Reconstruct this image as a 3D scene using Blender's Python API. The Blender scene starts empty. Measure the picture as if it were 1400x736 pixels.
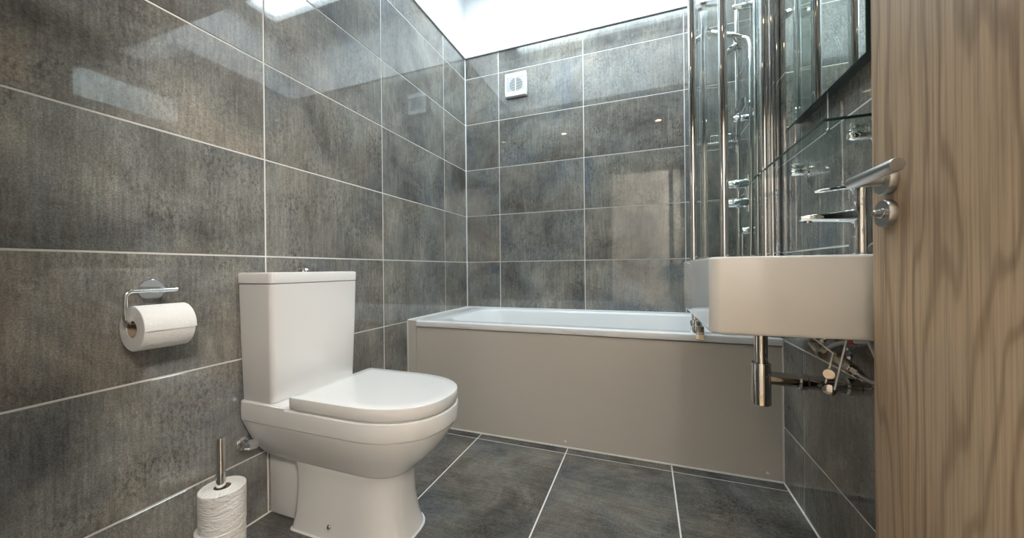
import bpy, bmesh, math, random
from mathutils import Vector, Matrix

# ------------------------------------------------------------------ camera, world, big lights, exposure
S = bpy.context.scene
COL = S.collection
W, B = 1.7361, 2.3853           # room width (x), back wall (y); the camera stands in the doorway at y = 0
TOP = 2.3926                    # top edge of the tiling, height of the flat ceiling
SH_Y = 1.412                    # front edge of the skylight shaft
SH_TOP = 2.88

YAW, PITCH, ROLL, FPX = 0.3551, -0.0005, -0.0103, 492.51
f = Vector((-math.sin(YAW)*math.cos(PITCH), math.cos(YAW)*math.cos(PITCH), math.sin(PITCH)))
r = Vector((math.cos(YAW), math.sin(YAW), 0)); u = r.cross(f)
r2 = r*math.cos(ROLL)+u*math.sin(ROLL); u2 = -r*math.sin(ROLL)+u*math.cos(ROLL)
cam = bpy.data.cameras.new('camera'); camo = bpy.data.objects.new('camera', cam); COL.objects.link(camo)
M4 = Matrix((r2, u2, -f)).transposed().to_4x4(); M4.translation = Vector((1.2398, 0, 0.8412))
camo.matrix_world = M4
cam.sensor_width = 36; cam.lens = FPX/1400*36; cam.clip_start = 0.01
S.camera = camo

wd = bpy.data.worlds.new('sky'); S.world = wd; wd.use_nodes = True
bg = wd.node_tree.nodes['Background']; bg.inputs[0].default_value = (0.82, 0.92, 1.0, 1); bg.inputs[1].default_value = 10.0
pl = bpy.data.lights.new('skylight_portal', 'AREA'); pl.shape = 'RECTANGLE'; pl.size = 1.56; pl.size_y = 0.70
pl.cycles.is_portal = True
plo = bpy.data.objects.new('skylight_portal', pl); COL.objects.link(plo); plo.location = (W/2, 1.81, SH_TOP+0.015)

S.view_settings.view_transform = 'Standard'; S.view_settings.look = 'None'
S.view_settings.gamma = 1.0; S.view_settings.use_curve_mapping = False
S.view_settings.exposure = 0.68
S.cycles.use_denoising = True
S.cycles.max_bounces = 14; S.cycles.diffuse_bounces = 8; S.cycles.glossy_bounces = 8; S.cycles.transparent_max_bounces = 24
S.cycles.sample_clamp_indirect = 6.0

rnd = random.Random(4)

# ------------------------------------------------------------------ materials
def newmat(name):
    m = bpy.data.materials.new(name); m.use_nodes = True
    return m, m.node_tree, m.node_tree.nodes['Principled BSDF']
def pmat(name, col, rough=.5, metal=0, coat=0, spec=.5, emit=None, es=0):
    m, nt, b = newmat(name)
    b.inputs['Base Color'].default_value = (*col, 1); b.inputs['Roughness'].default_value = rough
    b.inputs['Metallic'].default_value = metal; b.inputs['Coat Weight'].default_value = coat
    b.inputs['Coat Roughness'].default_value = .03
    b.inputs['Specular IOR Level'].default_value = spec
    if emit: b.inputs['Emission Color'].default_value = (*emit, 1); b.inputs['Emission Strength'].default_value = es
    return m
class NT:
    def __init__(s, nt): s.nt = nt
    def n(s, t, **kw):
        x = s.nt.nodes.new(t)
        for k, v in kw.items(): setattr(x, k, v)
        return x
    def l(s, a, b): s.nt.links.new(a, b)
    def noise(s, vec, scale, detail=4, rough=.6, dist=0):
        x = s.n('ShaderNodeTexNoise'); x.inputs['Scale'].default_value = scale; x.inputs['Detail'].default_value = detail
        x.inputs['Roughness'].default_value = rough; x.inputs['Distortion'].default_value = dist
        s.l(vec, x.inputs['Vector']); return x.outputs['Fac']
    def ramp(s, fac, stops):
        x = s.n('ShaderNodeValToRGB'); e = x.color_ramp.elements
        while len(e) < len(stops): e.new(.5)
        for q, (p, c) in zip(e, stops): q.position = p; q.color = (*c, 1) if len(c) == 3 else c
        s.l(fac, x.inputs['Fac']); return x.outputs['Color']
    def mapv(s, vec, scale):
        x = s.n('ShaderNodeMapping'); x.inputs['Scale'].default_value = scale; s.l(vec, x.inputs['Vector']); return x.outputs['Vector']
    def mix(s, fac, a, b, mode='MIX'):
        x = s.n('ShaderNodeMix', data_type='RGBA', blend_type=mode)
        if isinstance(fac, (int, float)): x.inputs[0].default_value = fac
        else: s.l(fac, x.inputs[0])
        for i, v in ((6, a), (7, b)):
            if isinstance(v, tuple): x.inputs[i].default_value = (*v, 1)
            else: s.l(v, x.inputs[i])
        return x.outputs[2]
    def math(s, op, a, b=0.0):
        x = s.n('ShaderNodeMath', operation=op)
        for i, v in enumerate((a, b)):
            if isinstance(v, (int, float)): x.inputs[i].default_value = v
            else: s.l(v, x.inputs[i])
        return x.outputs[0]

def tile_mat(name, bright, streak_scale, blotch, rough, rust=.26, spec=1.0):
    m, nt, b = newmat(name); N = NT(nt)
    co = N.n('ShaderNodeTexCoord').outputs['Object']; oi = N.n('ShaderNodeObjectInfo').outputs['Random']
    off = N.math('MULTIPLY', oi, 57.0)
    comb = N.n('ShaderNodeCombineXYZ'); N.l(off, comb.inputs[0]); N.l(N.math('MULTIPLY', oi, 23.0), comb.inputs[1]); N.l(N.math('MULTIPLY', oi, 91.0), comb.inputs[2])
    va = N.n('ShaderNodeVectorMath', operation='ADD'); N.l(co, va.inputs[0]); N.l(comb.outputs[0], va.inputs[1]); v = va.outputs[0]
    k = bright
    big = N.noise(v, blotch, 6, .68, .6)
    hue = N.noise(N.mapv(v, (1.1, 1.1, .9)), blotch*.7, 4, .6, .8)
    c1 = N.ramp(hue, [(.30, (.146*k, .156*k, .170*k)), (.44, (.172*k, .172*k, .162*k)), (.56, (.190*k, .180*k, .161*k)), (.70, (.204*k, .182*k, .158*k))])
    lum = N.ramp(big, [(.28, (.38, .38, .39)), (.46, (.84, .84, .84)), (.60, (1.18, 1.18, 1.16)), (.76, (1.66, 1.65, 1.60))])
    c2 = N.mix(1.0, c1, lum, 'MULTIPLY')
    st = N.noise(N.mapv(v, streak_scale), 1.0, 5, .75)
    c3 = N.mix(1.0, c2, N.ramp(st, [(.25, (.62, .62, .62)), (.5, (.99, .99, .98)), (.75, (1.38, 1.37, 1.35))]), 'MULTIPLY')
    # dark pitting gathered in patches
    spk = N.noise(N.mapv(v, (1, 1, .6)), 105, 4, .72); msk = N.noise(v, 5.5, 4, .65, .4)
    pit = N.math('MULTIPLY', N.ramp(spk, [(.46, (0, 0, 0)), (.64, (1, 1, 1))]), N.ramp(msk, [(.40, (0, 0, 0)), (.68, (1, 1, 1))]))
    c4 = N.mix(N.math('MULTIPLY', pit, .78), c3, (.032*k, .030*k, .028*k))
    # rust-brown and pale mineral patches
    ru = N.noise(N.mapv(v, (1.6, 1.6, .8)), 3.6, 6, .7, 1.0)
    c5 = N.mix(N.math('MULTIPLY', N.ramp(ru, [(.60, (0, 0, 0)), (.76, (1, 1, 1))]), rust), c4, (.205*k, .155*k, .112*k))
    pa = N.noise(N.mapv(v, (1.3, 1.3, .9)), 4.6, 6, .72, .7)
    c6 = N.mix(N.math('MULTIPLY', N.ramp(pa, [(.58, (0, 0, 0)), (.80, (1, 1, 1))]), .40), c5, (.30*k, .305*k, .30*k))
    fine = N.noise(v, 260, 2, .6)
    c7 = N.mix(1.0, c6, N.ramp(fine, [(.3, (.72, .72, .72)), (.7, (1.28, 1.28, 1.28))]), 'MULTIPLY')
    N.l(c7, b.inputs['Base Color'])
    b.inputs['Roughness'].default_value = rough
    b.inputs['Specular IOR Level'].default_value = spec
    bp = N.n('ShaderNodeBump'); bp.inputs['Strength'].default_value = .02; bp.inputs['Distance'].default_value = .001
    N.l(N.noise(v, 22, 2, .5), bp.inputs['Height']); N.l(bp.outputs['Normal'], b.inputs['Normal'])
    return m
MT_WALL = tile_mat('mottled_grey_wall_tile', 1.26, (110, 110, 9), 3.0, .028)
MT_FLOOR = tile_mat('mottled_dark_floor_tile', .80, (9, 110, 9), 4.6, .20, .75, .5)
MT_GROUT = pmat('pale_grout', (.74, .73, .70), .7)
MT_SEAL = pmat('white_sealant', (.82, .83, .83), .35)
MT_PLASTER = pmat('white_painted_plaster', (.70, .71, .72), .6)
MT_CERAMIC = pmat('white_glazed_ceramic', (.755, .756, .752), .07, coat=.3)
MT_ACRYL = pmat('white_acrylic', (.82, .83, .84), .12)
MT_PANEL = pmat('warm_tinted_bath_panel', (.66, .635, .60), .3)  # white board; dim warm lamp light is put into its base colour
MT_PLASTIC = pmat('white_plastic', (.82, .83, .84), .3)
MT_DARK = pmat('painted_void_shade', (.02, .022, .025), .6)  # near-black colour standing in for shade inside the fan
MT_CHROME = pmat('chrome', (.86, .87, .88), .045, 1)
MT_NICKEL = pmat('dark_chrome', (.62, .60, .57), .07, 1)
MT_STEEL = pmat('brushed_steel', (.46, .455, .445), .30, 1)
MT_BRASS = pmat('tarnished_brass_fitting', (.58, .52, .44), .22, 1)
MT_RED = pmat('red_tape', (.45, .03, .03), .4)
MT_RUBBER = pmat('black_rubber', (.03, .03, .03), .5)
MT_CARD = pmat('brown_cardboard', (.30, .22, .16), .8)
MT_MIRROR = pmat('mirror_silver', (.80, .86, .84), .012, 1)
MT_MEDGE = pmat('dark_mirror_backing', (.035, .04, .04), .35)
MT_HALL = pmat('cream_hall_paint', (.76, .74, .70), .6)
MT_CARPET = pmat('beige_hall_floor', (.42, .34, .25), .7)
MT_BULB = pmat('warm_lamp_glass', (1, .9, .75), .3, emit=(1, .72, .42), es=22)

def paper_mat():
    m, nt, b = newmat('quilted_white_paper'); N = NT(nt)
    b.inputs['Base Color'].default_value = (.82, .81, .79, 1); b.inputs['Roughness'].default_value = .9
    b.inputs['Subsurface Weight'].default_value = .0
    co = N.n('ShaderNodeTexCoord').outputs['Object']
    vo = N.n('ShaderNodeTexVoronoi', feature='DISTANCE_TO_EDGE'); vo.inputs['Scale'].default_value = 120; N.l(co, vo.inputs['Vector'])
    bp = N.n('ShaderNodeBump'); bp.inputs['Strength'].default_value = .22; bp.inputs['Distance'].default_value = .002
    N.l(N.ramp(vo.outputs['Distance'], [(0, (0, 0, 0)), (.22, (1, 1, 1))]), bp.inputs['Height']); N.l(bp.outputs['Normal'], b.inputs['Normal'])
    return m
MT_PAPER = paper_mat()
def paper2_mat():
    m, nt, b = newmat('wrinkled_white_paper'); N = NT(nt)
    b.inputs['Base Color'].default_value = (.82, .81, .79, 1); b.inputs['Roughness'].default_value = .9
    co = N.n('ShaderNodeTexCoord').outputs['Object']
    bp = N.n('ShaderNodeBump'); bp.inputs['Strength'].default_value = .8; bp.inputs['Distance'].default_value = .010
    N.l(N.noise(N.mapv(co, (18, 18, 60)), 1.0, 4, .6, 1.5), bp.inputs['Height']); N.l(bp.outputs['Normal'], b.inputs['Normal'])
    return m
MT_PAPER2 = paper2_mat()

def thin_glass(name, tint, refl=1.0):
    m = bpy.data.materials.new(name); m.use_nodes = True; nt = m.node_tree; nt.nodes.clear(); N = NT(nt)
    out = N.n('ShaderNodeOutputMaterial'); mx = N.n('ShaderNodeMixShader'); tr = N.n('ShaderNodeBsdfTransparent'); gl = N.n('ShaderNodeBsdfGlossy')
    tr.inputs[0].default_value = (*tint, 1); gl.inputs['Roughness'].default_value = .01
    lw = N.n('ShaderNodeLayerWeight'); lw.inputs[0].default_value = .5
    N.l(N.math('ADD', N.math('MULTIPLY', N.math('POWER', lw.outputs['Facing'], 5.0), .95), .04), mx.inputs[0]); N.l(tr.outputs[0], mx.inputs[1]); N.l(gl.outputs[0], mx.inputs[2]); N.l(mx.outputs[0], out.inputs[0])
    return m
MT_GLASS = thin_glass('clear_screen_glass', (.965, .985, .975))
MT_SGLASS = thin_glass('shelf_glass', (.90, .95, .93))
MT_EDGE = pmat('dark_green_glass_edge', (.02, .05, .045), .1)

def oak_mat():
    m, nt, b = newmat('oak_veneer'); N = NT(nt)
    co = N.n('ShaderNodeTexCoord').outputs['Object']
    sep = N.n('ShaderNodeSeparateXYZ'); N.l(co, sep.inputs[0]); y = sep.outputs[1]
    warp = N.noise(N.mapv(co, (3.0, 3.6, .75)), 1.0, 3, .5, .25)
    warp2 = N.noise(N.mapv(co, (4.0, 14.0, 1.6)), 1.0, 3, .55)
    ph = N.math('ADD', N.math('MULTIPLY', y, 26.0), N.math('ADD', N.math('MULTIPLY', warp, 9.0), N.math('MULTIPLY', warp2, 1.2)))
    ring = N.math('ADD', N.math('MULTIPLY', N.math('SINE', N.math('MULTIPLY', ph, 8.5)), .5), .5)
    ring = N.math('POWER', ring, 2.2)
    base = N.ramp(ring, [(.0, (.49, .372, .250)), (.55, (.455, .342, .226)), (1.0, (.335, .240, .154))])
    fib = N.noise(N.mapv(co, (60, 210, 3.2)), 1.0, 4, .7)
    c = N.mix(1.0, base, N.ramp(fib, [(.28, (.58, .56, .54)), (.52, (1.0, 1.0, 1.0)), (.8, (1.20, 1.20, 1.18))]), 'MULTIPLY')
    tone = N.noise(N.mapv(co, (2, 6, .35)), 1.0, 2, .5)
    c = N.mix(1.0, c, N.ramp(tone, [(.3, (.86, .86, .88)), (.7, (1.14, 1.12, 1.10))]), 'MULTIPLY')
    N.l(c, b.inputs['Base Color']); b.inputs['Roughness'].default_value = .34
    bp = N.n('ShaderNodeBump'); bp.inputs['Strength'].default_value = .12; bp.inputs['Distance'].default_value = .001
    N.l(fib, bp.inputs['Height']); N.l(bp.outputs['Normal'], b.inputs['Normal'])
    return m
MT_OAK = oak_mat()

# ------------------------------------------------------------------ mesh helpers (everything in world metres)
def bm_new(): return bmesh.new()
def add_box(bm, x0, x1, y0, y1, z0, z1, bev=0, seg=2):
    t = bmesh.new(); bmesh.ops.create_cube(t, size=1)
    for v in t.verts: v.co = Vector(((x0+x1)/2+v.co.x*(x1-x0), (y0+y1)/2+v.co.y*(y1-y0), (z0+z1)/2+v.co.z*(z1-z0)))
    if bev: bmesh.ops.bevel(t, geom=t.edges[:], offset=bev, segments=seg, affect='EDGES', profile=.5, clamp_overlap=True)
    merge(bm, t)
def merge(bm, t):
    me = bpy.data.meshes.new('tmp'); t.to_mesh(me); t.free(); bm.from_mesh(me); bpy.data.meshes.remove(me)
def frame(d):
    d = d.normalized(); a = Vector((0, 0, 1)) if abs(d.z) < .9 else Vector((1, 0, 0))
    x = a.cross(d).normalized(); return x, d.cross(x)
def add_tube(bm, pts, rad, n=16, cap=True, sy=1.0):
    pts = [Vector(p) for p in pts]; rings = []
    rads = rad if isinstance(rad, (list, tuple)) else [rad]*len(pts)
    x = None
    for i, p in enumerate(pts):
        d = (pts[min(i+1, len(pts)-1)]-pts[max(i-1, 0)]).normalized()
        if x is None: x, y = frame(d)
        else: x = (x-d*x.dot(d)).normalized(); y = d.cross(x)
        rings.append([bm.verts.new(p+(x*math.cos(2*math.pi*k/n)+y*math.sin(2*math.pi*k/n)*sy)*rads[i]) for k in range(n)])
    for a, b in zip(rings, rings[1:]):
        for k in range(n): bm.faces.new((a[k], a[(k+1) % n], b[(k+1) % n], b[k]))
    if cap: bm.faces.new(rings[0][::-1]); bm.faces.new(rings[-1])
def add_lathe(bm, o, d, prof, n=32, closed=False):
    """prof: list of (radius, distance along d); radius 0 closes the end"""
    o = Vector(o); d = Vector(d).normalized(); x, y = frame(d); rings = []
    for rr, h in prof:
        if rr < 1e-6: rings.append([bm.verts.new(o+d*h)])
        else: rings.append([bm.verts.new(o+d*h+(x*math.cos(2*math.pi*k/n)+y*math.sin(2*math.pi*k/n))*rr) for k in range(n)])
    seq = list(zip(rings, rings[1:]))+([(rings[-1], rings[0])] if closed else [])
    for a, b in seq:
        for k in range(n):
            k2 = (k+1) % n
            if len(a) == 1 and len(b) == 1: continue
            if len(a) == 1: bm.faces.new((a[0], b[k2], b[k]))
            elif len(b) == 1: bm.faces.new((a[k], a[k2], b[0]))
            else: bm.faces.new((a[k], a[k2], b[k2], b[k]))
def add_loft(bm, rings, cap0=True, cap1=True):
    vs = [[bm.verts.new(p) for p in rg] for rg in rings]; n = len(vs[0])
    for a, b in zip(vs, vs[1:]):
        for k in range(n): bm.faces.new((a[k], a[(k+1) % n], b[(k+1) % n], b[k]))
    if cap0: bm.faces.new(vs[0][::-1])
    if cap1: bm.faces.new(vs[-1])
def rrect(x0, x1, y0, y1, z, rads, n=8):
    """rounded rectangle ring; rads for corners (x0y0, x1y0, x1y1, x0y1)"""
    out = []
    for (cx, cy, a0), rr in zip(((x0, y0, 180), (x1, y0, 270), (x1, y1, 0), (x0, y1, 90)), rads):
        ox = cx+rr if cx == x0 else cx-rr; oy = cy+rr if cy == y0 else cy-rr
        for k in range(n+1):
            a = math.radians(a0+90*k/n); out.append((ox+rr*math.cos(a), oy+rr*math.sin(a), z))
    return out
def dsec(xb, xf, hw, c, z, depth=None, n=24, p=2.4, rb=.012):
    """D-shaped ring: straight back at xb, sides at c-hw / c+hw, rounded front reaching xf"""
    a = depth or min(hw*1.35, (xf-xb)*.7); xm = xf-a; out = []
    for k in range(5):
        t = math.radians(180+90*k/4); out.append((xb+rb+rb*math.cos(t), c-hw+rb+rb*math.sin(t), z))
    for k in range(1, 4): out.append((xb+rb+(xm-xb-rb)*k/4, c-hw, z))
    for k in range(n+1):
        t = -math.pi/2+math.pi*k/n; ct, s = math.cos(t), math.sin(t)
        out.append((xm+a*abs(ct)**(2/p), c+hw*math.copysign(abs(s)**(2/p), s), z))
    for k in range(3, 0, -1): out.append((xb+rb+(xm-xb-rb)*k/4, c+hw, z))
    for k in range(5):
        t = math.radians(90+90*k/4); out.append((xb+rb+rb*math.cos(t), c+hw-rb+rb*math.sin(t), z))
    return out
def smooth_pts(pts, n=8):
    P = [Vector(p) for p in pts]; out = []
    for i in range(len(P)-1):
        a, b, c, d = P[max(i-1, 0)], P[i], P[i+1], P[min(i+2, len(P)-1)]
        for k in range(n):
            t = k/n
            out.append(.5*((2*b)+(c-a)*t+(2*a-5*b+4*c-d)*t*t+(3*b-a-3*c+d)*t**3))
    out.append(P[-1]); return out

def root_loc(o):
    while o.parent: o = o.parent
    return o.location.copy()
def obj(name, bm, mat, parent=None, smooth=False, origin=None, angle=35):
    bmesh.ops.recalc_face_normals(bm, faces=bm.faces[:])
    L = root_loc(parent) if parent else Vector(origin or (0, 0, 0))
    bmesh.ops.translate(bm, verts=bm.verts[:], vec=-L)
    me = bpy.data.meshes.new(name); bm.to_mesh(me); bm.free(); me.materials.append(mat)
    if smooth:
        for p in me.polygons: p.use_smooth = True
        try: me.set_sharp_from_angle(angle=math.radians(angle))
        except Exception: pass
    o = bpy.data.objects.new(name, me); COL.objects.link(o)
    if parent: o.parent = parent
    else: o.location = L
    return o
def tag(o, label, cat, group=None, kind=None):
    o['label'] = label; o['category'] = cat
    if group: o['group'] = group
    if kind: o['kind'] = kind
    return o
def thing(name, label, cat, loc=(0, 0, 0), group=None, kind=None):
    o = bpy.data.objects.new(name, None); COL.objects.link(o); o.location = loc; o.empty_display_size = .05
    return tag(o, label, cat, group, kind)
def struct(name, boxes, mat, label, cat):
    bm = bm_new()
    for b in boxes: add_box(bm, *b)
    return tag(obj(name, bm, mat), label, cat, kind='structure')
def part(name, parent, mat, fn, smooth=False, label=None, angle=35):
    bm = bm_new(); fn(bm); o = obj(name, bm, mat, parent, smooth, angle=angle)
    if label: o['label'] = label
    return o
def PBOX(*a, **k): return lambda bm: add_box(bm, *a, **k)
def PTUBE(*a, **k): return lambda bm: add_tube(bm, *a, **k)
def PLATHE(*a, **k): return lambda bm: add_lathe(bm, *a, **k)

# ------------------------------------------------------------------ room shell
G = .0016           # how far the grout lies behind the tile faces
FW = .08            # inner face of the front wall (doorway wall)
DX0, DX1, DH = .85, 1.632, 2.02
wall_left = struct('wall_left', [(-.12, -G, FW-.1, B+.12, -.1, TOP)], MT_GROUT, 'left wall clad in glossy mottled grey tiles behind the toilet', 'wall')
wall_back = struct('wall_back', [(-G, W+G, B+G, B+.12, -.1, TOP)], MT_GROUT, 'tiled grey back wall above the bath with the extractor fan', 'wall')
wall_right = struct('wall_right', [(W+G, W+.12, FW-.1, B+.12, -.1, TOP)], MT_GROUT, 'tiled grey wall carrying the mirror and basin', 'wall')
wall_front = struct('wall_front', [(-.12, DX0, FW-.1, FW, -.1, TOP+.1), (DX1+.05, W+.12, FW-.1, FW, -.1, TOP+.1), (DX0, DX1+.05, FW-.1, FW, DH, TOP+.1)], MT_WALL, 'wall with the doorway opposite the bath', 'wall')
floor = struct('floor', [(-.12, W+.12, FW-.1, B+.12, -.1, -G)], MT_GROUT, 'floor of dark mottled slate-look tiles with pale joints', 'floor')
ceiling = struct('ceiling', [(-.12, W+.12, FW-.1, SH_Y, TOP, TOP+.1)], MT_PLASTER, 'flat white ceiling over the front half of the room', 'ceiling')
struct('wall_shaft_left', [(-.12, 0, SH_Y, B+.12, TOP+.001, SH_TOP)], MT_PLASTER, 'white plaster skylight shaft side above the left tiled wall', 'wall')
struct('wall_shaft_back', [(0, W, B, B+.12, TOP+.001, SH_TOP)], MT_PLASTER, 'white plaster skylight shaft side above the extractor fan wall', 'wall')
struct('wall_shaft_right', [(W, W+.12, SH_Y, B+.12, TOP+.001, SH_TOP)], MT_PLASTER, 'white plaster skylight shaft side above the basin wall', 'wall')
struct('wall_shaft_front', [(-.12, W+.12, SH_Y-.1, SH_Y, TOP+.1, SH_TOP)], MT_PLASTER, 'white plaster skylight shaft side at the ceiling edge', 'wall')
OX0, OX1, OY0, OY1 = W/2-.78, W/2+.78, 1.46, 2.16
struct('ceiling_shaft', [(-.12, OX0, SH_Y-.1, B+.12, SH_TOP, SH_TOP+.08), (OX1, W+.12, SH_Y-.1, B+.12, SH_TOP, SH_TOP+.08),
                         (OX0, OX1, SH_Y-.1, OY0, SH_TOP, SH_TOP+.08), (OX0, OX1, OY1, B+.12, SH_TOP, SH_TOP+.08)], MT_PLASTER, 'white plaster border around the skylight opening', 'ceiling')
win = thing('window_1', 'white framed skylight pane at the top of the shaft', 'window', ((OX0+OX1)/2, (OY0+OY1)/2, SH_TOP+.03), kind='structure')
for a in ((OX0, OX1, OY0, OY0+.04), (OX0, OX1, OY1-.04, OY1), (OX0, OX0+.04, OY0+.04, OY1-.04), (OX1-.04, OX1, OY0+.04, OY1-.04)):
    part('window_frame', win, MT_PLASTIC, PBOX(a[0], a[1], a[2], a[3], SH_TOP+.02, SH_TOP+.07))
part('pane', win, MT_GLASS, PBOX(OX0+.04, OX1-.04, OY0+.04, OY1-.04, SH_TOP+.04, SH_TOP+.046))
# plaster bead at the foot of the shaft
struct('trim_1', [(0, W, B-.012, B, TOP+.001, TOP+.028)], MT_PLASTER, 'white edge strip along the top of the back wall tiles', 'trim')
struct('trim_2', [(0, .010, SH_Y, B-.012, TOP+.001, TOP+.014)], MT_PLASTER, 'white edge strip along the top of the left wall tiles', 'trim')

# hall behind the camera
struct('floor_hall', [(-.4, 2.6, -1.7, FW-.1, -.1, -G)], MT_CARPET, 'beige hall floor outside the doorway', 'floor')
struct('wall_hall', [(-.4, 2.6, -1.8, -1.7, 0, 2.45), (-.5, -.4, -1.8, FW-.1, 0, 2.45), (2.6, 2.7, -1.8, FW-.1, 0, 2.45), (-.4, -.12, FW-.11, FW-.1, 0, 2.45), (W+.12, 2.6, FW-.11, FW-.1, 0, 2.45)], MT_HALL, 'cream painted hall walls outside the doorway', 'wall')
struct('ceiling_hall', [(-.5, 2.7, -1.8, FW-.1, 2.45, 2.55)], MT_HALL, 'cream hall ceiling outside the doorway', 'ceiling')
struct('trim_3', [(DX0-.06, DX0, FW, FW+.014, 0, DH+.06), (DX0, DX1+.05, FW, FW+.014, DH, DH+.06)], MT_OAK, 'oak architrave around the doorway', 'trim')

# ------------------------------------------------------------------ tiles
GAP = .0052
_tm = {}
def tile(parent, axis, a0, a1, b0, b1, face, mat, th=.009):
    """axis 'x+': face looks to +x at x=face, a=y, b=z ; 'x-' ; 'y-': a=x, b=z ; 'z+': a=x, b=y"""
    a0 += GAP/2; a1 -= GAP/2; b0 += GAP/2; b1 -= GAP/2
    if a1-a0 < .004 or b1-b0 < .004: return
    key = (axis, round(a1-a0, 4), round(b1-b0, 4), mat.name)
    sa, sb = (a1-a0)/2, (b1-b0)/2
    if key not in _tm:
        bm = bmesh.new(); c = .0011
        # front face, chamfer ring, side ring (open at the back)
        def P(a, b, d):
            if axis == 'x+': return (d, a, b)
            if axis == 'x-': return (-d, a, b)
            if axis == 'y-': return (a, -d, b)
            return (a, b, d)
        rings = []
        for s, d in ((c, 0.0), (0.0, -c), (0.0, -th)):
            rings.append([bm.verts.new(P(x, y, d)) for x, y in ((-sa+s, -sb+s), (sa-s, -sb+s), (sa-s, sb-s), (-sa+s, sb-s))])
        bm.faces.new(rings[0])
        for p, q in zip(rings, rings[1:]):
            for k in range(4): bm.faces.new((p[k], p[(k+1) % 4], q[(k+1) % 4], q[k]))
        bmesh.ops.recalc_face_normals(bm, faces=bm.faces[:])
        ctr = Vector(P(0, 0, -th*3))
        for fc in bm.faces:
            if (fc.calc_center_median()-ctr).dot(fc.normal) < 0: fc.normal_flip()
        me = bpy.data.meshes.new('tile'); bm.to_mesh(me); bm.free(); me.materials.append(mat); _tm[key] = me
    o = bpy.data.objects.new('tile', _tm[key]); COL.objects.link(o); o.parent = parent
    a, b = (a0+a1)/2, (b0+b1)/2
    o.location = {'x+': (face, a, b), 'x-': (face, a, b), 'y-': (a, face, b), 'z+': (a, b, face)}[axis]
def spans(lo, hi, joints):
    js = [lo]+sorted(j for j in joints if lo+.004 < j < hi-.004)+[hi]
    return list(zip(js, js[1:]))
ROWS = [.893+.3373*k for k in range(-3, 6)]
for b0, b1 in spans(0, TOP+GAP/2, ROWS):
    for a0, a1 in spans(FW, B, [B-.3063-.6*j for j in range(6)]): tile(wall_left, 'x+', a0, a1, b0, b1, 0, MT_WALL)
    for a0, a1 in spans(FW, B, [1.4846+.6*j for j in range(-3, 3)]): tile(wall_right, 'x-', a0, a1, b0, b1, W, MT_WALL)
for b0, b1 in spans(.2184, TOP+GAP/2, ROWS):
    for a0, a1 in spans(0, W, [.2665+.6*j for j in range(4)]): tile(wall_back, 'y-', a0, a1, b0, b1, B, MT_WALL)
for a0, a1 in spans(0, W, [.4466+.4443*j for j in range(-1, 4)]):
    for b0, b1 in spans(FW-.1, 1.69, [1.617, .717]): tile(floor, 'z+', a0, a1, b0, b1, 0, MT_FLOOR)

def bead(name, pts, rad, label):
    bm = bm_new(); add_tube(bm, pts, rad, 8)
    return tag(obj(name, bm, MT_SEAL, smooth=True), label, 'sealant', kind='structure')
bead('trim_4', [(.001, B-.001, .56), (.001, B-.001, TOP)], .0042, 'white sealant line up the corner of left and back walls')
bead('trim_5', [(0, 1.668, .001), (W, 1.668, .001)], .0042, 'white sealant line where bath panel meets floor')
bead('trim_6', [(W-.001, .3, .001), (W-.001, 1.668, .001)], .0040, 'white sealant line where right wall meets floor')
bead('trim_7', [(W-.001, 1.668, .0), (W-.001, 1.668, .56)], .0040, 'white sealant line beside the bath panel on the basin wall')
bead('trim_8', [(.001, 1.668, .0), (.001, 1.668, .56)], .0040, 'white sealant line beside the bath panel on the toilet wall')
bead('trim_9', [(.001, .2, .001), (.001, 1.668, .001)], .0032, 'white sealant line where left wall meets floor')
bead('trim_10', [(0, B-.002, .564), (W, B-.002, .564)], .004, 'white sealant line where bath rim meets back wall')
bead('trim_11', [(.002, 1.668, .564), (.002, B, .564)], .004, 'white sealant line along the left wall at bath height')

# ------------------------------------------------------------------ bath
bath = thing('bath', 'white acrylic bath with rounded interior along the back wall', 'bath', (.9, 2.02, .0))
def f_tub(bm):
    X0, X1, Y0, Y1, Z = .060, W-.001, 1.662, B-.001, .5627
    q = (.006,)*4
    rings = [rrect(X0+.02, X1-.02, Y0+.02, Y1-.02, .533, q), rrect(X0, X1, Y0, Y1, .533, q), rrect(X0, X1, Y0, Y1, Z-.006, q),
             rrect(X0+.002, X1-.002, Y0+.002, Y1-.002, Z-.0015, q), rrect(X0+.006, X1-.006, Y0+.006, Y1-.006, Z, q)]
    for (ix0, ix1, iy0, iy1, z, rr) in ((.120, .085, .066, .052, Z, .13), (.128, .092, .073, .058, Z-.004, .13), (.138, .098, .079, .063, Z-.016, .13), (.165, .110, .092, .075, Z-.10, .13),
                                        (.21, .125, .105, .09, Z-.25, .13), (.26, .145, .125, .11, Z-.34, .12), (.33, .19, .17, .15, Z-.375, .10), (.42, .26, .22, .20, Z-.385, .08)):
        rings.append(rrect(X0+ix0, X1-ix1, Y0+iy0, Y1-iy1, z, (rr,)*4))
    add_loft(bm, rings, cap0=False, cap1=True)
part('tub', bath, MT_ACRYL, f_tub, True, angle=50)
part('waste', bath, MT_CHROME, PLATHE((1.42, 2.02, .1777), (0, 0, 1), [(.0, .003), (.03, .003), (.034, 0)], 24), True)
panel = part('bath_panel', bath, MT_PANEL, PBOX(.0585, W-.002, 1.670, 1.688, .003, .5275, bev=.0012, seg=1), label='plain white front board, warm light tinted into its colour, with capped screws')
for sx, sz in ((.072, .517), (.867, .518), (.879, .028), (1.682, .028), (1.675, .519)):
    part('screw_cap', panel, MT_PLASTIC, PLATHE((sx, 1.670, sz), (0, -1, 0), [(.0065, 0), (.0062, .0018), (.0045, .0034), (0, .004)], 16), True)
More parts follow.
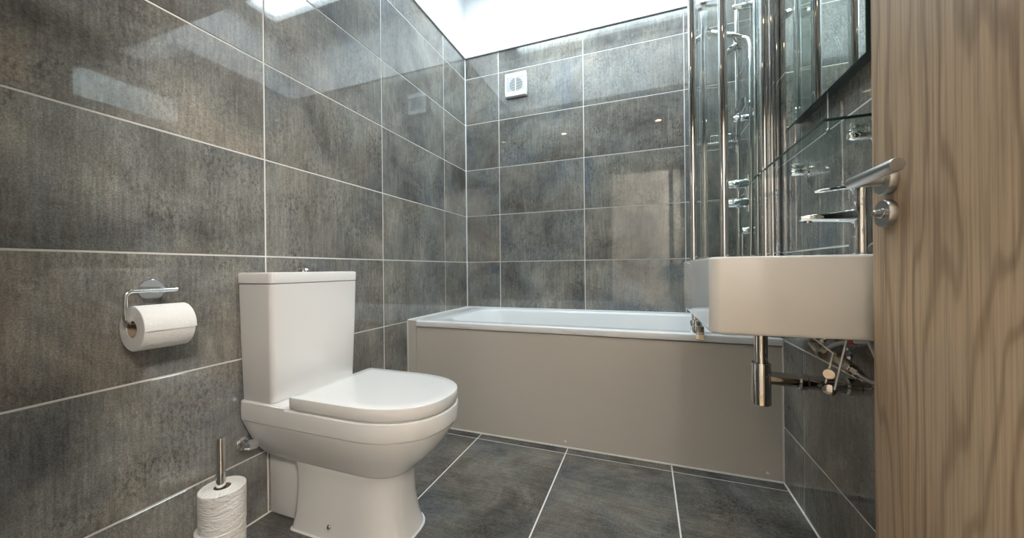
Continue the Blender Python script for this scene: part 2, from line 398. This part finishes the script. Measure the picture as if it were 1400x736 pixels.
struct('trim_12', [(.0, .0575, 1.668, B-.001, .0, .5627)], MT_PANEL, 'boxed white filler strip between bath and left wall', 'trim')

# ------------------------------------------------------------------ folding bath screen
scr = thing('bath_screen', 'folded clear glass bath screen with chrome posts standing on the bath rim', 'shower screen', (1.55, 1.70, .565))
ZS0, ZS1 = .578, 2.075
posts = [(1.431, 1.690, .0155, 'n'), (1.5115, 1.965, .0150, 'f'), (1.544, 1.690, .0170, 'n'), (1.690, 1.800, .0120, 'f'), (1.688, 1.692, .0165, 'n')]
def pr(p): return (p[0], p[1])
for p, q in zip(posts, posts[1:]):
    def f_gl(bm, p=p, q=q):
        d = Vector((q[0]-p[0], q[1]-p[1], 0)).normalized(); nrm = Vector((-d.y, d.x, 0))*.003
        a = Vector((p[0], p[1], 0))+d*p[2]*.6; b = Vector((q[0], q[1], 0))-d*q[2]*.6
        add_loft(bm, [[(a+nrm)+Vector((0, 0, z)), (b+nrm)+Vector((0, 0, z)), (b-nrm)+Vector((0, 0, z)), (a-nrm)+Vector((0, 0, z))] for z in (ZS0+.02, ZS1-.004)])
    part('glass_panel', scr, MT_GLASS, f_gl)
    def f_rail(bm, p=p, q=q):
        d = Vector((q[0]-p[0], q[1]-p[1], 0)).normalized(); nrm = Vector((-d.y, d.x, 0))*.006
        a = Vector((p[0], p[1], 0))+d*p[2]*.8; b = Vector((q[0], q[1], 0))-d*q[2]*.8
        add_loft(bm, [[(a+nrm)+Vector((0, 0, z)), (b+nrm)+Vector((0, 0, z)), (b-nrm)+Vector((0, 0, z)), (a-nrm)+Vector((0, 0, z))] for z in (ZS0, ZS0+.025)])
    part('bottom_rail', scr, MT_NICKEL, f_rail)
for i, p in enumerate(posts):
    part('post', scr, MT_CHROME if i else MT_CHROME, PTUBE([(p[0], p[1], ZS0-.004), (p[0], p[1], ZS1)], p[2], 28), True)
part('post_foot', scr, MT_CHROME, PLATHE((1.436, 1.690, .5635), (0, 0, 1), [(0, 0), (.021, 0), (.022, .004), (.022, .05), (.018, .056), (0, .056)], 28), True)
part('foot_clip', scr, MT_NICKEL, lambda bm: (add_box(bm, 1.432, 1.462, 1.648, 1.6612, .545, .5645), add_box(bm, 1.432, 1.462, 1.648, 1.676, .5640, .598, bev=.003)))
part('wall_profile', scr, MT_CHROME, PBOX(1.712, W-.0005, 1.672, 1.712, .565, ZS1, bev=.006, seg=3), True)
part('hinge_post', scr, MT_CHROME, PTUBE([(1.7085, 1.678, .567), (1.7085, 1.678, ZS1)], .0105, 24), True)

# ------------------------------------------------------------------ shower on the right wall
RX, RY = 1.668, 2.035
MY = RY-.036
mix = thing('shower_mixer', 'chrome bar shower valve with two lever handles on the wall behind the screen', 'shower valve', (W, RY, 1.19))
part('valve_body', mix, MT_CHROME, PTUBE([(RX+.034, MY, 1.10), (RX+.034, MY, 1.275)], .017, 24), True)
for z in (1.236, 1.146):
    k = part('control_knob', mix, MT_CHROME, PTUBE([(RX+.03, MY, z), (RX+.022, MY, z), (RX-.045, MY, z), (RX-.058, MY, z)], [.021, .024, .021, .018], 24), True)
    part('knob_lever', k, MT_CHROME, PTUBE([(RX-.03, MY-.016, z), (RX-.03, MY-.062, z-.010)], .0055, 12), True)
    part('wall_flange', mix, MT_CHROME, PLATHE((W, MY, z), (-1, 0, 0), [(.030, 0), (.030, .006), (.014, .012), (.014, .05)], 24), True)
part('outlet_elbow', mix, MT_CHROME, PTUBE([(W, RY-.085, 1.008), (RX+.01, RY-.085, 1.008), (RX-.004, RY-.085, 1.008)], [.018, .018, .015], 20), True)
part('outlet_flange', mix, MT_CHROME, PLATHE((W, RY-.085, 1.008), (-1, 0, 0), [(.028, 0), (.028, .006), (.019, .010)], 24), True)

rail = thing('shower_rail', 'tall chrome riser rail with slider fixed to the wall above the bath', 'shower rail', (W, RY, 1.30))
part('rail_tube', rail, MT_CHROME, PTUBE([(RX, RY, .62), (RX, RY, 2.115)], .0105, 20), True)
for z in (2.105, 1.562, .66):
    part('wall_bracket', rail, MT_CHROME, PTUBE([(RX-.020, RY, z), (RX-.012, RY, z), (W-.012, RY, z), (W-.010, RY, z), (W, RY, z)], [.013, .0165, .0165, .026, .026], 22), True)
part('soap_clamp', rail, MT_CHROME, PTUBE([(RX-.005, RY-.04, 1.585), (RX-.005, RY-.155, 1.585)], .0165, 20), True)
sl = part('slider', rail, MT_NICKEL, PTUBE([(RX, RY, 1.90), (RX, RY, 1.962)], .0185, 20), True)
part('slider_knob', sl, MT_NICKEL, PTUBE([(RX, RY, 1.93), (RX-.045, RY-.03, 1.885), (RX-.056, RY-.036, 1.872)], [.012, .015, .012], 16), True)
hs = thing('hand_shower', 'slim chrome hand shower with silver hose clipped to the riser rail', 'hand shower', (RX, RY-.05, 1.93))
part('handle', hs, MT_NICKEL, PTUBE(smooth_pts([(RX+.012, RY-.055, 1.925), (RX-.02, RY-.05, 1.945), (RX-.07, RY-.015, 1.985), (RX-.115, RY+.02, 2.025)], 6), [.010]*6+[.0125]*6+[.014]*7, 18), True)
part('spray_head', hs, MT_NICKEL, PLATHE((RX-.130, RY+.030, 2.036), (-.45, .05, -.9), [(0, -.010), (.03, -.008), (.040, 0), (.040, .012), (.036, .016), (0, .016)], 28), True)
part('hose', hs, MT_CHROME, PTUBE(smooth_pts([(RX+.012, RY-.056, 1.925), (RX+.030, RY-.085, 1.89), (RX+.028, RY-.118, 1.78), (RX+.024, RY-.130, 1.55), (RX+.022, RY-.138, 1.25), (RX+.018, RY-.145, .98), (RX+.006, RY-.145, .75),
     (RX-.008, RY-.12, .665), (RX-.010, RY-.09, .72), (RX-.004, RY-.086, .86), (RX-.003, RY-.085, .995)], 8), .0078, 12), True)
bk = thing('soap_basket', 'small chrome wire soap basket hung on the riser rail', 'basket', (RX-.06, RY-.03, 1.42))
for a, b in (((RX-.016, RY-.075), (RX-.130, RY-.075)), ((RX-.016, RY+.035), (RX-.130, RY+.035)), ((RX-.130, RY-.075), (RX-.130, RY+.035)), ((RX-.016, RY-.075), (RX-.016, RY+.035))):
    part('rim_wire', bk, MT_CHROME, PTUBE([(*a, 1.468), (*b, 1.468)], .0028, 8), True)
    part('base_wire', bk, MT_CHROME, PTUBE([(a[0], a[1], 1.432), (b[0], b[1], 1.432)], .0022, 8), True)
for k in range(14):
    x = RX-.020-.0083*k
    part('cross_wire', bk, MT_CHROME, PTUBE([(x, RY-.075, 1.468), (x, RY-.075, 1.432), (x, RY+.035, 1.432), (x, RY+.035, 1.468)], .0018, 6), True)
part('hanger', bk, MT_CHROME, PTUBE([(RX-.018, RY-.075, 1.468), (RX-.010, RY-.078, 1.52), (RX-.004, RY-.085, 1.575)], .004, 10), True)

# ------------------------------------------------------------------ extractor fan
fan = thing('extractor_fan', 'square white louvred extractor fan high on the back wall tiles', 'extractor fan', (.405, B, 2.044))
FX0, FX1, FZ0, FZ1 = .326, .483, 2.044, 2.206
part('housing', fan, MT_PLASTIC, lambda bm: (add_box(bm, FX0, FX1, B-.028, B, FZ0, FZ0+.034, bev=.004), add_box(bm, FX0, FX1, B-.028, B, FZ1-.034, FZ1, bev=.004),
     add_box(bm, FX0, FX0+.012, B-.026, B, FZ0+.03, FZ1-.03), add_box(bm, FX1-.012, FX1, B-.026, B, FZ0+.03, FZ1-.03), add_box(bm, FX0+.01, FX1-.01, B-.016, B, FZ0+.03, FZ1-.03)))
part('opening_shade_disc', fan, MT_DARK, PLATHE(((FX0+FX1)/2, B-.016, (FZ0+FZ1)/2), (0, -1, 0), [(.048, 0), (.048, .0012), (0, .0012)], 32))  # solid disc painted dark as the shaded hole behind the louvres
for k in range(10):
    z = FZ0+.039+k*.0094
    part('louvre', fan, MT_PLASTIC, PBOX(FX0+.010, FX1-.010, B-.0265, B-.0225, z-.0016, z+.0016))
part('grille_rib', fan, MT_PLASTIC, PBOX((FX0+FX1)/2-.003, (FX0+FX1)/2+.003, B-.027, B-.0225, FZ0+.033, FZ1-.033))

# ------------------------------------------------------------------ toilet
CY = .958
toi = thing('toilet', 'white close-coupled toilet with closed D-shaped lid', 'toilet', (.3, CY, 0))
def f_pan(bm):
    R = [  # z, back, front, half width, exponent
        (.2120, .135, .536, .0930, 2.6), (.2190, .060, .548, .1020, 2.5), (.2300, .030, .560, .1100, 2.4), (.2530, .015, .586, .1240, 2.3), (.2860, .010, .622, .1420, 2.3), (.3210, .008, .648, .1570, 2.3), (.3500, .006, .666, .1680, 2.3),
        (.3600, .005, .670, .1710, 2.3), (.3615, .005, .660, .1655, 2.3), (.3630, .005, .674, .1730, 2.3), (.3700, .005, .679, .1745, 2.3), (.4030, .005, .682, .1755, 2.3), (.4145, .005, .680, .1745, 2.3), (.4175, .005, .675, .171, 2.3)]
    add_loft(bm, [dsec(b, ff, hw, CY, z, p=p, rb=.010) for z, b, ff, hw, p in R], cap0=True, cap1=True)
    # ledge carrying the cistern
    add_loft(bm, [dsec(.005, .216, hw, CY, z, depth=.02, p=5, rb=.01) for z, hw in ((.39, .1745), (.4215, .1745), (.4255, .171))])
    # pedestal
    P = [(.0, .140, .548, .112, 3.0), (.012, .142, .543, .1085, 3.0), (.05, .147, .533, .1030, 2.9), (.11, .150, .524, .0985, 2.8), (.17, .150, .524, .0970, 2.7), (.200, .148, .530, .0985, 2.6), (.219, .145, .542, .102, 2.6), (.24, .14, .536, .098, 2.6)]
    add_loft(bm, [dsec(b, ff, hw, CY, z, depth=.15, p=p, rb=.02) for z, b, ff, hw, p in P])
    add_box(bm, .003, .17, CY-.078, CY+.078, 0, .25, bev=.01, seg=3)
pan = part('pan', toi, MT_CERAMIC, f_pan, True, angle=28)
part('base_sealant', pan, MT_SEAL, lambda bm: add_loft(bm, [dsec(.137, .551, .1155, CY, 0, depth=.15, p=3, rb=.02), dsec(.140, .548, .1122, CY, .004, depth=.15, p=3, rb=.02)]), True)
def f_cis(bm):
    rr = (.006, .016, .016, .006)
    add_loft(bm, [rrect(.014, .145, CY-.165, CY+.165, .4265, rr), rrect(.012, .149, CY-.168, CY+.168, .432, rr), rrect(.010, .155, CY-.1735, CY+.1735, .62, rr), rrect(.008, .1595, CY-.1765, CY+.1765, .8005, rr)])
cis = part('cistern', toi, MT_CERAMIC, f_cis, True, angle=40)
def f_clid(bm):
    rr = (.006, .016, .016, .006)
    add_loft(bm, [rrect(.010, .155, CY-.172, CY+.172, .8015, rr), rrect(.006, .160, CY-.177, CY+.177, .8040, rr), rrect(.006, .161, CY-.178, CY+.178, .832, rr), rrect(.008, .159, CY-.176, CY+.176, .8365, rr), rrect(.013, .154, CY-.171, CY+.171, .8385, rr)])
clid = part('cistern_lid', toi, MT_CERAMIC, f_clid, True, angle=40)
part('flush_button', clid, MT_CHROME, PLATHE((.080, CY, .8385), (0, 0, 1), [(.024, 0), (.024, .006), (.020, .011), (.010, .0135), (0, .014)], 28), True)
part('seat', toi, MT_PLASTIC, lambda bm: add_loft(bm, [dsec(.224, .668, .1640, CY, .4177, p=2.3), dsec(.224, .668, .1640, CY, .4210, p=2.3)]), True)
def f_lid(bm):
    add_loft(bm, [dsec(hb, hf, hw, CY, z, p=2.3) for hb, hf, hw, z in ((.224, .672, .1660, .4212), (.221, .6765, .1705, .4232), (.2195, .6785, .1728, .4275), (.219, .6795, .1738, .4400), (.219, .6795, .1738, .4555), (.2200, .6785, .1728, .4583), (.223, .6755, .1700, .4597), (.26, .64, .14, .4603))])
lid = part('lid', toi, MT_CERAMIC, f_lid, True, angle=40)
for dy in (-.075, .075):
    part('hinge', lid, MT_CHROME, PTUBE([(.209, CY+dy-.018, .434), (.209, CY+dy+.018, .434)], .0085, 16), True)
part('floor_bolt_cap', pan, MT_STEEL, PLATHE((.305, CY-.1035, .040), (0, -1, .05), [(.0075, 0), (.0075, .003), (.005, .006), (0, .007)], 16), True)
va = thing('inlet_valve', 'small chrome water valve on the wall behind the toilet pan', 'valve', (.03, .83, .284))
part('valve_stem', va, MT_CHROME, PTUBE([(0, .795, .280), (.055, .795, .280)], .011, 16), True)
part('valve_head', va, MT_CHROME, PTUBE([(.040, .772, .286), (.043, .782, .284), (.048, .808, .280)], [.012, .018, .015], 18), True)
part('wall_rose', va, MT_CHROME, PLATHE((0, .795, .280), (1, 0, 0), [(.022, 0), (.022, .004), (.012, .008)], 20), True)

# ------------------------------------------------------------------ toilet roll holder and rolls
def roll(name, label, group, origin, axis, rad, core, length, mat, seed=0, flap=False):
    o = Vector(origin); d = Vector(axis).normalized(); t = thing(name, label, 'toilet roll', origin, group)
    rg = random.Random(seed)
    part('paper', t, mat, lambda bm: add_lathe(bm, o, d, [(core, 0), (rad-.002, 0), (rad, .002), (rad, length*.33), (rad+.0006, length*.66), (rad, length-.002), (rad-.002, length), (core, length)], 48, closed=True), True)
    part('cardboard_core', t, MT_CARD, lambda bm: add_lathe(bm, o, d, [(core-.0012, .0008), (core+.0002, .0008), (core+.0002, length-.0008), (core-.0012, length-.0008)], 32, closed=True), True)
    return t
hol = thing('toilet_roll_holder', 'chrome arm on a round wall plate carrying one paper roll', 'roll holder', (0, .563, .794))
part('wall_plate', hol, MT_CHROME, PLATHE((0, .563, .795), (1, 0, 0), [(.0, 0), (.0285, 0), (.0285, .010), (.027, .012), (0, .012)], 40), True)
part('stub', hol, MT_CHROME, PTUBE([(.010, .563, .795), (.062, .563, .795)], .008, 16), True)
HX, RZ = .072, .704
part('arm', hol, MT_CHROME, PTUBE([(HX, .588, .7955), (HX, .500, .7965)]+[(HX, .500-.014*math.sin(a), .7825+.014*math.cos(a)) for a in (.3, .7, 1.1, 1.5)]+[(HX, .485, .745)]+[(HX, .4995-.014*math.cos(a), .734-.014*math.sin(a)) for a in (.3, .8, 1.3)]+[(HX, .520, .7195), (HX, .596, .7195)], .0052, 14), True)
pr1 = roll('toilet_roll', 'white quilted toilet roll hanging on the chrome wall holder', 'toilet rolls', (HX, .497, RZ), (0, 1, 0), .0545, .0215, .104, MT_PAPER, 1)
def f_flap(bm):
    n = 26; rg0 = []; rg1 = []
    for k in range(n+1):
        a = math.radians(100-104*k/n); rr = .0554+.0012*(k/n)**2
        rg0.append((rr*math.cos(a), rr*math.sin(a)))
    for x, z in rg0: rg1.append((x*1.012, z*1.012))
    prof = rg0+rg1[::-1]
    rings = [[(HX+x, y, RZ+z) for x, z in prof] for y in (.4965, .6015)]
    add_loft(bm, rings)
part('loose_sheet', pr1, MT_PAPER, f_flap, True)
SX, SY = .092, .676
st = thing('roll_stand', 'freestanding chrome pole holding spare toilet rolls beside the toilet', 'roll stand', (SX, SY, 0))
part('base', st, MT_CHROME, PLATHE((SX, SY, .0005), (0, 0, 1), [(0, 0), (.066, 0), (.066, .006), (.062, .009), (0, .009)], 40), True)
part('pole', st, MT_CHROME, PLATHE((SX, SY, .009), (0, 0, 1), [(0, 0), (.0115, 0), (.0115, .352), (.010, .356), (0, .356)], 28), True)
roll('toilet_roll', 'wrinkled white spare roll on top of the chrome floor stand', 'toilet rolls', (SX+.003, SY+.002, .1185), (0, 0, 1), .0555, .0205, .107, MT_PAPER2, 2)
roll('toilet_roll', 'bottom white spare roll on the base of the chrome floor stand', 'toilet rolls', (SX-.001, SY-.001, .0100), (0, 0, 1), .0590, .0205, .108, MT_PAPER2, 3)

# ------------------------------------------------------------------ basin, tap and plumbing
BX, BY0, BY1, BZ0, BZ1 = 1.3705, .882, 1.50, .695, .8625
bas = thing('basin', 'white wall-hung rectangular ceramic basin with a deep flat front', 'basin', (1.55, 1.19, BZ0))
def f_bas(bm):
    def rg(i, z, r0=.02): return rrect(BX+i, W-.0008, BY0+i, BY1-i, z, (max(.022-i*.5, .004), .003, .003, max(.060-i, .004)))
    rings = [rg(.030, BZ0), rg(.006, BZ0+.0005), rg(.0015, BZ0+.003), rg(.0, BZ0+.008), rg(0, BZ1-.006), rg(.0015, BZ1-.002), rg(.006, BZ1)]
    for i, z in ((.022, BZ1), (.026, BZ1-.003), (.030, BZ1-.012), (.040, BZ1-.08), (.052, BZ1-.102), (.070, BZ1-.110)):
        rings.append(rrect(BX+i, 1.636-(i-.022)*.8, BY0+i, BY1-i, z, (.04,)*4))
    add_loft(bm, rings)
part('bowl', bas, MT_CERAMIC, f_bas, True, angle=50)
part('basin_waste', bas, MT_CHROME, PLATHE((1.518, 1.10, BZ1-.1102), (0, 0, 1), [(.021, 0), (.020, .002), (.012, .003), (0, .003)], 28), True)
part('basin_sealant', bas, MT_SEAL, PTUBE([(W-.001, BY0, BZ1+.001), (W-.001, BY1, BZ1+.001)], .003, 8), True)
TX, TY = 1.692, 1.02
tap = thing('basin_tap', 'chrome monobloc mixer tap standing on the basin deck', 'tap', (TX, TY, BZ1))
part('body', tap, MT_CHROME, PLATHE((TX, TY, BZ1), (0, 0, 1), [(0, 0), (.027, 0), (.027, .004), (.0225, .006), (.0225, .106), (.0215, .108), (.0215, .110), (.0225, .112), (.0225, .150), (.019, .155), (0, .156)], 36), True)
def f_spout(bm):
    rings = []
    for x, hw, z0, z1 in ((TX, .017, .937, .966), (TX-.03, .017, .938, .965), (TX-.08, .0165, .942, .960), (TX-.108, .016, .944, .957), (TX-.116, .013, .946, .955)):
        m, h = (z0+z1)/2, (z1-z0)/2
        rings.append([(x, TY+hw*math.copysign(abs(math.cos(a))**.6, math.cos(a)), m+h*math.copysign(abs(math.sin(a))**.6, math.sin(a))) for a in [2*math.pi*k/20 for k in range(20)]])
    add_loft(bm, rings)
sp = part('spout', tap, MT_CHROME, f_spout, True)
part('aerator', sp, MT_NICKEL, PLATHE((TX-.100, TY, .9455), (0, 0, -1), [(.0085, 0), (.0085, .006), (0, .006)], 20), True)
part('lever', tap, MT_CHROME, PTUBE([(TX-.005, TY, 1.0185), (TX-.05, TY, 1.0145), (TX-.080, TY, 1.0115), (TX-.086, TY, 1.011)], [.0075, .006, .005, .003], 16, sy=.75), True)
ppx, ppy = 1.518, 1.10
tr = thing('bottle_trap', 'chrome bottle trap and waste pipe under the basin', 'waste trap', (ppx, ppy, .48))
part('tailpipe', tr, MT_NICKEL, PTUBE([(ppx, ppy, .575), (ppx, ppy, BZ0+.002)], .0155, 28), True)
part('trap_body', tr, MT_NICKEL, PLATHE((ppx, ppy, .484), (0, 0, 1), [(0, 0), (.0205, 0), (.0222, .002), (.0222, .105), (.021, .108), (.0155, .108)], 36), True)
part('outlet_pipe', tr, MT_NICKEL, PTUBE([(ppx+.018, ppy, .5535), (W, ppy, .545)], .0165, 24), True)
part('pipe_collar', tr, MT_NICKEL, PTUBE([(1.596, ppy, .5505), (1.600, ppy, .5503), (1.612, ppy, .5500), (1.616, ppy, .5500)], [.0168, .0205, .0205, .0168], 24), True)
part('pipe_collar', tr, MT_NICKEL, PTUBE([(1.690, ppy, .5480), (1.694, ppy, .5478), (1.716, ppy, .5472), (1.720, ppy, .5470)], [.0168, .0205, .0205, .0168], 24), True)
lk = thing('waste_linkage', 'thin steel pop-up waste rod with clamp discs under the basin', 'linkage', (1.66, 1.075, .54))
part('rod', lk, MT_STEEL, PTUBE([(1.687, 1.065, .697), (1.655, 1.060, .548)], .0027, 10), True)
part('clamp_disc', lk, MT_NICKEL, PLATHE((1.648, 1.066, .5440), (-.35, -.93, 0), [(0, -.012), (.013, -.012), (.0135, 0), (.012, .001), (0, .001)], 24), True)
part('clamp_disc', lk, MT_NICKEL, PLATHE((1.646, 1.064, .5830), (-.35, -.93, 0), [(0, -.012), (.0115, -.012), (.012, 0), (.011, .001), (0, .001)], 24), True)
part('cross_rod', lk, MT_STEEL, PTUBE([(1.64, 1.066, .560), (1.66, 1.078, .630), (1.60, 1.11, .690)], .0025, 8), True)
def hose(label, pts, band=None):
    t = thing('flexible_hose', label, 'hose', pts[-1], 'braided hoses under the basin')
    part('braid', t, MT_STEEL, PTUBE(smooth_pts(pts, 8), .0062, 12), True)
    e = (Vector(pts[-1])-Vector(pts[-2])).normalized()
    part('nut', t, MT_BRASS, PTUBE([Vector(pts[-1])-e*.012, Vector(pts[-1])+e*.014], .0105, 6), False)
    if band: part('red_band', t, MT_RED, PTUBE([Vector(band[0]), Vector(band[1])], .0074, 12), True)
hose('braided steel tap hose with a red band looping under the basin', [(1.690, 1.00, .698), (1.698, .965, .684), (1.702, 1.03, .668), (1.702, 1.10, .656), (1.702, 1.17, .636), (1.702, 1.225, .610)], [(1.702, 1.075, .6605), (1.702, 1.110, .6542)])
hose('braided steel tap hose without band reaching the lower valve', [(1.680, .985, .698), (1.690, .950, .63), (1.702, .97, .592), (1.704, 1.03, .584), (1.704, 1.075, .588)])
def isov(label, loc, tilt):
    x, y, z = loc; t = thing('isolating_valve', label, 'valve', loc, 'isolating valves under the basin')
    part('valve_body', t, MT_BRASS, PTUBE([(x, y-.03, z-tilt), (x, y, z), (x, y+.04, z+tilt)], [.010, .0135, .010], 14), True)
    for dy in (-.026, .034): part('compression_nut', t, MT_BRASS, PTUBE([(x, y+dy-.008, z+tilt*dy/.03), (x, y+dy+.010, z+tilt*dy/.03)], .0145, 6), False)
    part('supply_pipe', t, MT_CHROME, PTUBE(smooth_pts([(x, y+.04, z+tilt), (x, y+.05, z+tilt*2), (x+.006, y+.060, z+tilt*2), (W, y+.062, z+tilt*2)], 6), .0075, 12), True)
    part('pipe_rose', t, MT_CHROME, PLATHE((W, y+.062, z+tilt*2), (-1, 0, 0), [(.019, 0), (.018, .005), (.008, .008)], 20), True)
isov('tarnished isolating valve on the hose with the red band', (1.702, 1.275, .603), .010)
isov('tarnished isolating valve on the lower plain hose', (1.704, 1.125, .596), .006)

# ------------------------------------------------------------------ mirror, pull cord, glass shelf
mir = thing('mirror', 'tall rectangular wall mirror with dark edges above the basin', 'mirror', (W, 1.26, 1.31))
MX, MY0, MY1, MZ0, MZ1 = 1.700, 1.020, 1.497, 1.312, 1.99
part('backing', mir, MT_MEDGE, PBOX(MX+.005, W-.0005, MY0+.004, MY1-.03, MZ0+.006, MZ1-.004))
mp = part('mirror_pane', mir, MT_MIRROR, PBOX(MX, MX+.0045, MY0, MY1, MZ0, MZ1))
part('pane_edge', mp, MT_EDGE, lambda bm: (add_box(bm, MX+.0006, MX+.006, MY0-.0008, MY1+.0008, MZ0-.0012, MZ0), add_box(bm, MX+.0006, MX+.006, MY0-.0012, MY0, MZ0, MZ1), add_box(bm, MX+.0006, MX+.006, MY1, MY1+.0012, MZ0, MZ1)))
cord = thing('pull_cord', 'thin white pull cord with a bead below the mirror', 'cord', (1.715, 1.235, 1.215))
part('string', cord, MT_SEAL, PTUBE([(1.715, 1.235, 1.218), (1.715, 1.236, 1.318)], .0013, 8), True)
part('bead', cord, MT_BRASS, PLATHE((1.715, 1.235, 1.208), (0, 0, 1), [(0, 0), (.004, .001), (.0055, .006), (.003, .012), (0, .013)], 16), True)
sh = thing('glass_shelf', 'clear glass shelf on two chrome brackets below the mirror', 'shelf', (W, 1.24, 1.152))
part('glass_plate', sh, MT_SGLASS, PBOX(1.606, W-.001, .967, 1.515, 1.1525, 1.1585))
part('glass_edge', sh, MT_EDGE, lambda bm: (add_box(bm, 1.6045, 1.606, .967, 1.515, 1.1525, 1.1585), add_box(bm, 1.6045, W-.001, .9655, .967, 1.1525, 1.1585)), label='dark green polished glass edge')
for y in (1.062, 1.415):
    def f_br(bm, y=y):
        add_tube(bm, [(W, y, 1.142), (W-.006, y, 1.142), (W-.008, y, 1.142), (W-.042, y, 1.142), (W-.050, y, 1.142)], [.019, .019, .0115, .0115, .008], 20)
        add_box(bm, W-.044, W-.012, y-.010, y+.010, 1.1590, 1.1650, bev=.002)
        add_tube(bm, [(W-.012, y, 1.140), (W-.012, y, 1.165)], .007, 12)
    part('bracket', sh, MT_CHROME, f_br, True)

# ------------------------------------------------------------------ door
DXF, DYE = 1.630, .849
door = thing('door_1', 'oak veneer door standing open with a steel lever handle', 'door', (DXF+.02, .10, .008), kind='structure')
part('door_leaf', door, MT_OAK, PBOX(DXF, DXF+.040, FW+.006, DYE, .008, 1.995, bev=.002))
hy, hz = .797, .986
h = part('handle', door, MT_STEEL, PTUBE([(DXF-.008, hy, hz), (DXF-.040, hy, hz), (DXF-.047, hy+.001, hz)], .0095, 24), True, label='brushed steel lever handle')
part('rose', h, MT_STEEL, PLATHE((DXF, hy, hz), (-1, 0, 0), [(0, 0), (.0255, 0), (.0255, .010), (.0245, .0115), (0, .0115)], 40), True)
part('lever', h, MT_STEEL, PTUBE([(DXF-.047, hy+.0115, hz), (DXF-.047, hy+.010, hz), (DXF-.047, hy-.112, hz+.001), (DXF-.047, hy-.114, hz+.001)], [.0085, .0100, .0100, .0092], 28), True)
e = part('privacy_turn', door, MT_STEEL, PLATHE((DXF, hy, .929), (-1, 0, 0), [(0, 0), (.0235, 0), (.0235, .010), (.0225, .0115), (0, .0115)], 40), True, label='round steel privacy lock plate')
part('turn_button', e, MT_STEEL, PLATHE((DXF-.0115, hy, .929), (-1, 0, 0), [(.009, 0), (.009, .002), (.0065, .003), (.0065, .010), (.005, .012), (0, .012)], 24), True)
for z in (.25, 1.75): part('hinge', door, MT_STEEL, PTUBE([(DXF+.006, FW+.004, z), (DXF+.006, FW+.004, z+.09)], .006, 12), True)

# ------------------------------------------------------------------ lamps
def downlight(x, y, label):
    t = thing('downlight', label, 'lamp', (x, y, TOP), 'recessed ceiling spotlights')
    part('ring', t, MT_CHROME, PLATHE((x, y, TOP), (0, 0, -1), [(.042, 0), (.042, .004), (.030, .006), (.028, .001)], 32), True)
    part('bulb', t, MT_BULB, PLATHE((x, y, TOP-.0005), (0, 0, -1), [(.028, 0), (.024, .002), (0, .003)], 24), True)
    l = bpy.data.lights.new('downlight_beam', 'SPOT'); l.energy = 13; l.color = (1, .95, .89); l.spot_size = math.radians(115); l.spot_blend = .9; l.shadow_soft_size = .03
    o = bpy.data.objects.new('downlight_beam', l); COL.objects.link(o); o.location = (0, 0, -.012); o.parent = t
downlight(.375, .670, 'recessed spotlight in the flat ceiling on the toilet side')
downlight(1.380, .670, 'recessed spotlight in the flat ceiling on the basin side')
hl = thing('hall_lamp', 'round flush lamp on the hall ceiling outside the doorway', 'lamp', (2.35, -.62, 2.45))
part('shade', hl, MT_BULB, PLATHE((2.35, -.62, 2.449), (0, 0, -1), [(.15, 0), (.15, .03), (.10, .06), (0, .07)], 40), True)
ll = bpy.data.lights.new('hall_lamp_light', 'POINT'); ll.energy = 74; ll.color = (1, .965, .925); ll.shadow_soft_size = .15
lo = bpy.data.objects.new('hall_lamp_light', ll); COL.objects.link(lo); lo.location = (0, 0, -.25); lo.parent = hl
